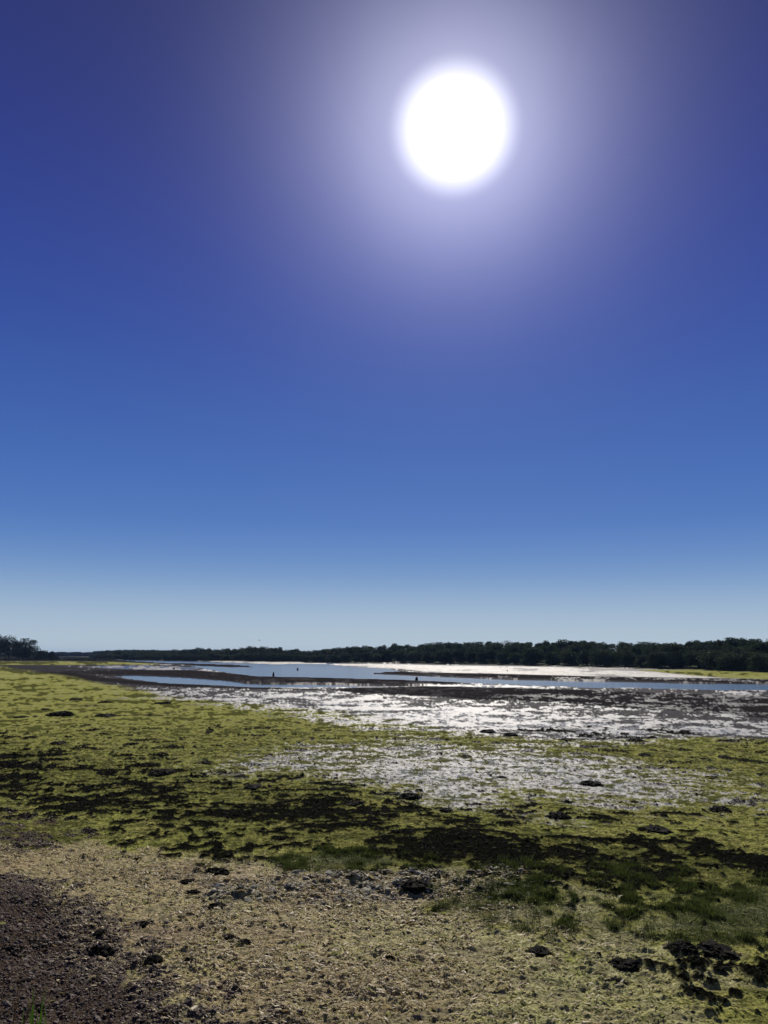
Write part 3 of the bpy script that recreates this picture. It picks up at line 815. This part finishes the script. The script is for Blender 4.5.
# skyline of the wood, read off the photo
SK_U = [-80, 96, 110, 140, 165, 200, 228, 250, 262, 285, 305, 330, 352, 372, 390, 420, 445, 470, 485, 512, 522, 533, 545, 570, 600, 622, 632, 660, 690, 712, 725, 738, 750, 768, 860]
SK_Y = [652, 652.8, 651.0, 650.3, 650.4, 647.8, 649.5, 647.3, 647.0, 648.5, 649.8, 649.0, 646.5, 646, 644.6, 643.6, 642.4, 643.6, 641.8, 643.0, 641.2, 639.8, 642.0, 641.2, 642.0, 642.0, 643.4, 642.2, 641.4, 640.2, 638.6, 640.2, 639.2, 637.6, 634]
names_seg = [(100, 'far left'), (256, 'left of centre'), (384, 'near the middle'), (512, 'right of the middle'), (640, 'towards the right'), (768, 'at the right edge')]
GROUP = 'trees of the wood on the far shore'
cnt = 0
for row, (dfac, hs, step_m, lowk) in enumerate([(1.03, .62, 5.4, 0), (1.11, .82, 5.2, 1), (1.22, 1.0, 5.8, 2)]):
    u = 97.0
    while u < 850:
        Ds = float(np.interp(u, SH_U, SH_D)) * dfac * rng.uniform(.99, 1.02)
        sky = float(np.interp(u, SK_U, SK_Y)) + rng.normal(0, .5)
        ptop = at_dist(u, sky, Ds)
        d0 = at_dist(u, 600, Ds); gx, gy = d0[0], d0[1]
        gz = float(grid_read(Z, np.array([gx]), np.array([gy]))[0])
        full = ptop[2] - gz
        hgt = full * (hs if row < 2 else 1.0) * (rng.uniform(.82, 1.08) if row < 2 else rng.uniform(.86, 1.05))
        hgt = max(hgt, 2.5)
        pi = int(rng.integers(0, len(protos))); sz = hgt / 7.0 * 1.09; sx = float(np.clip(rng.uniform(.8, 1.3) * max(.75, sz ** .5), .6, 1.6))
        if u < 192: seg = 'on the far left stretch of shore'
        elif u < 320: seg = 'behind the pale sand shore'
        elif u < 448: seg = 'behind the channel at the middle'
        elif u < 576: seg = 'behind the brightest wet sand'
        elif u < 700: seg = 'in the taller right stretch'
        else: seg = 'by the right picture edge'
        rl_ = ['low dark tree in the front row', 'dark rounded tree of the middle row', 'dark tree whose crown makes the skyline'][row]
        if cnt < 290:
            put_tree(pi, (gx, gy, gz - .1), rng.uniform(0, 6.28), sx, sz, rl_ + ' ' + seg, GROUP)
            cnt += 1
        u += step_m * sx ** 1.0 * (1.15 if row == 0 else 1.0) / Ds * FPX * rng.uniform(.8, 1.15)
print('wood trees', cnt)

# shrubs closing the foot of the wood are part of the same trees; the farthest wood reads as one mass
m_farleaf = leaf_mat("far wood leaves", (0.012, 0.02, 0.014), (0.03, 0.045, 0.02), 0.1, 0.8, 0.04)
FV = []
r = np.random.default_rng(5)
for _ in range(150):
    u = r.uniform(30, 175); D = r.uniform(980, 1350); top = float(np.interp(u, [30, 60, 92, 100, 112, 130, 150, 175], [654, 653.0, 653.2, 652.2, 651.4, 650.6, 650.9, 651.0])) + r.normal(0, .25)
    zt = at_dist(u, top, D)[2]; p = at_dist(u, 600, D); gz = 1.0
    hh = max(3, (zt - gz)); wd = r.uniform(9, 15)
    V, Fq, _c = crown_mesh(r, hh, wd, 12, 900, 1.0, -.06)
    FV.append(V + np.array([p[0], p[1], gz]))
V = np.vstack(FV)
o = mesh_obj('distant_woodland', V, 4, np.arange(len(V)).reshape(-1, 4), m_farleaf)
tag(o, 'faint bluish wood on the horizon beyond the spit', 'woodland', kind='stuff')

# the oaks and bushes on the left
def big(name, label, cat, u, base_y, top_y, width_px, D, seed, nl, nq, mleaf=m_leaf2, leaf=.2, low=.1, group=None):
    p = at_dist(u, 600, D); gz = float(grid_read(Z, np.array([p[0]]), np.array([p[1]]))[0])
    h = at_dist(u, top_y, D)[2] - gz; w = width_px / FPX * D
    t = make_tree(name, seed, h, w, nl, nq, leaf, mleaf, low); t.location = (p[0], p[1], gz - .1)
    tag(t, label, cat, group); return t


GL = 'trees at the far left'
big('oak_tree', 'tall broad dark tree cut by the left edge of the picture', 'tree', 3, 658, 634.6, 34, 440, 301, 34, 15000, group=GL)
big('oak_tree', 'domed dark tree with sky showing through its upper right crown', 'tree', 29, 658, 638.4, 27, 425, 304, 22, 8500, group=GL)
big('oak_tree', 'dark tree filling the gap between the two tallest trees at far left', 'tree', 14, 658, 640.5, 20, 455, 305, 20, 8000, group=GL)
big('bush', 'rounded bush directly right of the domed dark tree', 'bush', 45, 658, 649.8, 15, 440, 307, 12, 3500, low=.0, group='bushes at the far left')
big('bush', 'lower bush at the right end of the far left trees', 'bush', 54, 658, 651.2, 15, 450, 309, 12, 3500, low=.0, group='bushes at the far left')
big('oak_tree', 'dark tree beyond the left edge next to the tall broad one', 'tree', -26, 658, 637, 26, 440, 311, 26, 9000, group=GL)

# ------------------------------------------------------------------ stumps, marker pole and bird
m_wood = rough_mat("wet timber", (0.008, 0.007, 0.006), (0.03, 0.025, 0.02), 9, 0.7, 0.6, 0.3)


def stump(u, yb, hpx, wpx, label, lean):
    p = at(u, yb, -0.08); D = math.hypot(p[0], p[1]); h = .85 * hpx / FPX * D; w = .85 * wpx / FPX * D
    root = empty('mooring_stump', (p[0], p[1], -0.08))
    top = np.array([lean * h, 0, h])
    V, Ft = tube([np.array([0, 0, -.4]), top * .5, top * .97, top], [w * .36, w * .34, w * .30, w * .2], 10)
    mesh_obj('post', np.array(V), 3, np.array(Ft), m_wood, root)
    r = np.random.default_rng(int(u)); n = 300; a = r.uniform(0, 6.28, n); zz = r.uniform(0, .7, n) * h; rad = w * (.5 - .22 * zz / h) * r.uniform(.75, 1.1, n)
    c = np.stack([np.cos(a) * rad + lean * zz, np.sin(a) * rad, zz], -1); t1 = r.normal(size=(n, 3)) * w * .07; t2 = r.normal(size=(n, 3)) * w * .05; t1[:, 2] -= w * .12
    mesh_obj('seaweed_skirt', np.stack([c - t1, c - t2, c + t1, c + t2], 1).reshape(-1, 3), 4, np.arange(n * 4).reshape(-1, 4), m_weed, root)
    tag(root, label, 'stump', 'stumps standing in the channel')


stump(416.6, 680.8, 4.6, 3.4, 'squat black stump in the blue channel below the brightest sand', .02)
stump(273.3, 676.3, 4.8, 2.3, 'narrow upright stump in blue water nearest the dark mud bank', .05)
stump(297.6, 670.2, 2.6, 2.0, 'small dark stump farther out in the open blue water', 0)
stump(173.8, 670.0, 2.6, 2.2, 'low dark stump on the dark mud edge at left', .03)
stump(507.3, 671.8, 1.8, 1.4, 'tiny dark stump on the brightest wet sand near the far wood', 0)

p = at(130.4, 662.4, 0.0); D = math.hypot(p[0], p[1])
root = empty('marker_pole', (p[0], p[1], 0))
V, Ft = tube([np.array([0, 0, -.5]), np.array([0.02, 0, 1.4]), np.array([0.05, 0, 2.9])], [.10, .09, .08], 8)
mesh_obj('pole', np.array(V), 3, np.array(Ft), m_wood, root)
V, Ft = tube([np.array([0.05, 0, 2.6]), np.array([.05, 0, 2.62]), np.array([0.05, 0, 2.95]), np.array([0.05, 0, 2.97])], [.03, .17, .17, .03], 12)
mesh_obj('topmark', np.array(V), 3, np.array(Ft), m_wood, root)
tag(root, 'thin dark marker pole at the tip of the green spit', 'pole')

# bird: body, two bent wings, tail in one body mesh
m_bird = rough_mat("gull feathers", (0.05, 0.05, 0.055), (0.12, 0.12, 0.12), 5, 0.8, 0.1, 0.2)
p = at_dist(259.2, 640.4, 260)
V, Ft = tube([np.array([0, -.30, .0]), np.array([0, -.24, .01]), np.array([0, -.16, .015]), np.array([0, 0, 0]), np.array([0, .18, 0]), np.array([0, .33, .01])], [.008, .035, .05, .085, .06, .02], 10)
V = list(V); Ft = list(Ft)
root = empty('flying_bird', tuple(p)); mesh_obj('body', np.array(V), 3, np.array(Ft), m_bird, root)
for s in (-1, 1):
    sec = [(0.05, 0, .02, .14, .03), (.28, .04, .13, .15, .022), (.45, 0, .12, .11, .014), (.66, -.1, .03, .02, .006)]
    V = []; Fq = []
    for (xx, yy, zz, ch, th) in sec:
        V += [(s * xx, yy - ch, zz), (s * xx, yy, zz + th), (s * xx, yy + ch, zz), (s * xx, yy, zz - th)]
    for i_ in range(3):
        for e in range(4): Fq.append((i_ * 4 + e, i_ * 4 + (e + 1) % 4, i_ * 4 + 4 + (e + 1) % 4, i_ * 4 + 4 + e))
    Fq.append((0, 1, 2, 3)); Fq.append((12, 13, 14, 15))
    mesh_obj('wing', np.array(V), 4, np.array(Fq), m_bird, root)
root.rotation_euler = (0.1, 0.25, 1.0)
tag(root, 'single dark bird flying low over the wood left of centre', 'bird')

# ------------------------------------------------------------------ sun and sky
sd = ray(455, 129)
sun_el = math.asin(sd[2]); sun_az = math.atan2(sd[0], sd[1])
ld = bpy.data.lights.new('sun', 'SUN'); ld.energy = 4.6; ld.angle = math.radians(0.53); ld.color = (1.0, 0.94, 0.85)
lo = bpy.data.objects.new('sun', ld); col.objects.link(lo)
lo.rotation_euler = Vector(tuple(sd)).to_track_quat('Z', 'Y').to_euler()
lo.location = (0, 0, 50)

w = bpy.data.worlds.new("World"); scene.world = w; w.use_nodes = True
nt = w.node_tree
for n in list(nt.nodes): nt.nodes.remove(n)
k = NT(nt)
sky = k.n('ShaderNodeTexSky'); sky.sky_type = 'NISHITA'; sky.sun_disc = False
sky.sun_elevation = sun_el; sky.sun_rotation = sun_az; sky.altitude = 0; sky.air_density = 1.0; sky.dust_density = 0.3; sky.ozone_density = 3.0
tcw = k.n('ShaderNodeTexCoord'); dirv = tcw.outputs['Generated']
sepv = k.n('ShaderNodeSeparateXYZ'); k.l(dirv, sepv.inputs[0])
el = k.math('MULTIPLY', k.math('ARCSINE', sepv.outputs[2]), 180 / math.pi)
rp = k.n('ShaderNodeValToRGB')
SKYGRADE = True
stops = [(0, (0.46, 0.57, 0.66)), (3, (0.33, 0.455, 0.61)), (6, (0.125, 0.26, 0.54)), (9.5, (0.060, 0.158, 0.475)), (15, (0.038, 0.112, 0.405)), (22, (0.026, 0.064, 0.33)),
         (30, (0.022, 0.038, 0.25)), (38, (0.018, 0.026, 0.165)), (46, (0.018, 0.022, 0.12)), (90, (0.018, 0.024, 0.11))]
cr = rp.color_ramp; cr.interpolation = 'B_SPLINE'
while len(cr.elements) > 1: cr.elements.remove(cr.elements[-1])
cr.elements[0].position = 0; cr.elements[0].color = (*stops[0][1], 1)
for e, c_ in stops[1:]:
    x_ = cr.elements.new(e / 90.0); x_.color = (*c_, 1)
k.l(k.math('DIVIDE', el, 90.0, clamp=True), rp.inputs[0])
dot = k.n('ShaderNodeVectorMath', operation='DOT_PRODUCT'); k.l(dirv, dot.inputs[0]); dot.inputs[1].default_value = tuple(sd)
ang = k.math('MULTIPLY', k.math('ARCCOSINE', k.math('MINIMUM', dot.outputs['Value'], 0.9999999)), 180 / math.pi)


def gauss(s, amp):
    r_ = k.math('DIVIDE', ang, s); r_ = k.math('MULTIPLY', r_, r_)
    return k.math('MULTIPLY', k.math('EXPONENT', k.math('MULTIPLY', r_, -1.0)), amp)


def tint(f, c_):
    x_ = k.n('ShaderNodeVectorMath', operation='SCALE'); x_.inputs[0].default_value = c_; k.l(f, x_.inputs['Scale']); return x_.outputs[0]


def vadd(a, b):
    x_ = k.n('ShaderNodeVectorMath', operation='ADD'); k.l(a, x_.inputs[0]); k.l(b, x_.inputs[1]); return x_.outputs[0]


disc = k.math('MULTIPLY', k.ramp(ang, 4.6, 1.8), 0.95)
glow = vadd(tint(gauss(9.0, 0.37), (0.92, 0.93, 1.24)), tint(gauss(5.4, 0.24), (1, 1, 1)))
glow = vadd(glow, tint(gauss(16.0, 0.045), (0.8, 0.85, 1.2)))
nsk = k.noise(2.2, 4, 0.6, dirv, 0.6)
gm = k.n('ShaderNodeVectorMath', operation='SCALE'); k.l(glow, gm.inputs[0]); k.l(k.math('ADD', 0.78, k.math('MULTIPLY', nsk, 0.44)), gm.inputs['Scale']); glow = gm.outputs[0]
glow = vadd(glow, tint(disc, (1, 0.99, 0.97)))
scn = k.n('ShaderNodeVectorMath', operation='SCALE'); k.l(sky.outputs[0], scn.inputs[0]); scn.inputs['Scale'].default_value = 0.1
SKYMODE = 'mix'
base = vadd(rp.outputs[0], glow)
m1 = k.n('ShaderNodeMix', data_type='RGBA'); m1.inputs[0].default_value = 0.06
k.l(base, m1.inputs[6]); k.l(scn.outputs[0], m1.inputs[7])
bg = k.n('ShaderNodeBackground'); bg.inputs[1].default_value = 1.0
k.l(m1.outputs[2], bg.inputs[0])
wo_ = k.n('ShaderNodeOutputWorld'); k.l(bg.outputs[0], wo_.inputs[0])

# ------------------------------------------------------------------ haze in the air
mh = bpy.data.materials.new("haze"); mh.use_nodes = True; nt = mh.node_tree
for n in list(nt.nodes): nt.nodes.remove(n)
k = NT(nt); out = k.n('ShaderNodeOutputMaterial'); pv = k.n('ShaderNodeVolumePrincipled')
pv.inputs['Color'].default_value = (0.40, 0.62, 1.0, 1); pv.inputs['Density'].default_value = 0.00009; pv.inputs['Anisotropy'].default_value = 0.0
k.l(pv.outputs[0], out.inputs['Volume'])
X0, X1, Y0, Y1, Z0, Z1 = -4700, 4700, -4700, 4700, -1.6, 26
hv = np.array([(a, b, c) for a in (X0, X1) for b in (Y0, Y1) for c in (Z0, Z1)])
hq = np.array([(0, 1, 3, 2), (4, 6, 7, 5), (0, 4, 5, 1), (2, 3, 7, 6), (0, 2, 6, 4), (1, 5, 7, 3)])
ho = mesh_obj('haze', hv, 4, hq, mh)
tag(ho, 'thin bluish air over the whole estuary', 'haze', kind='stuff')

# ------------------------------------------------------------------ render settings
scene.render.engine = 'CYCLES'
scene.cycles.use_denoising = True
scene.cycles.max_bounces = 4; scene.cycles.volume_bounces = 0
scene.view_settings.view_transform = 'Standard'; scene.view_settings.look = 'None'
scene.view_settings.exposure = 0; scene.view_settings.gamma = 1
scene.render.resolution_x = 768; scene.render.resolution_y = 1024
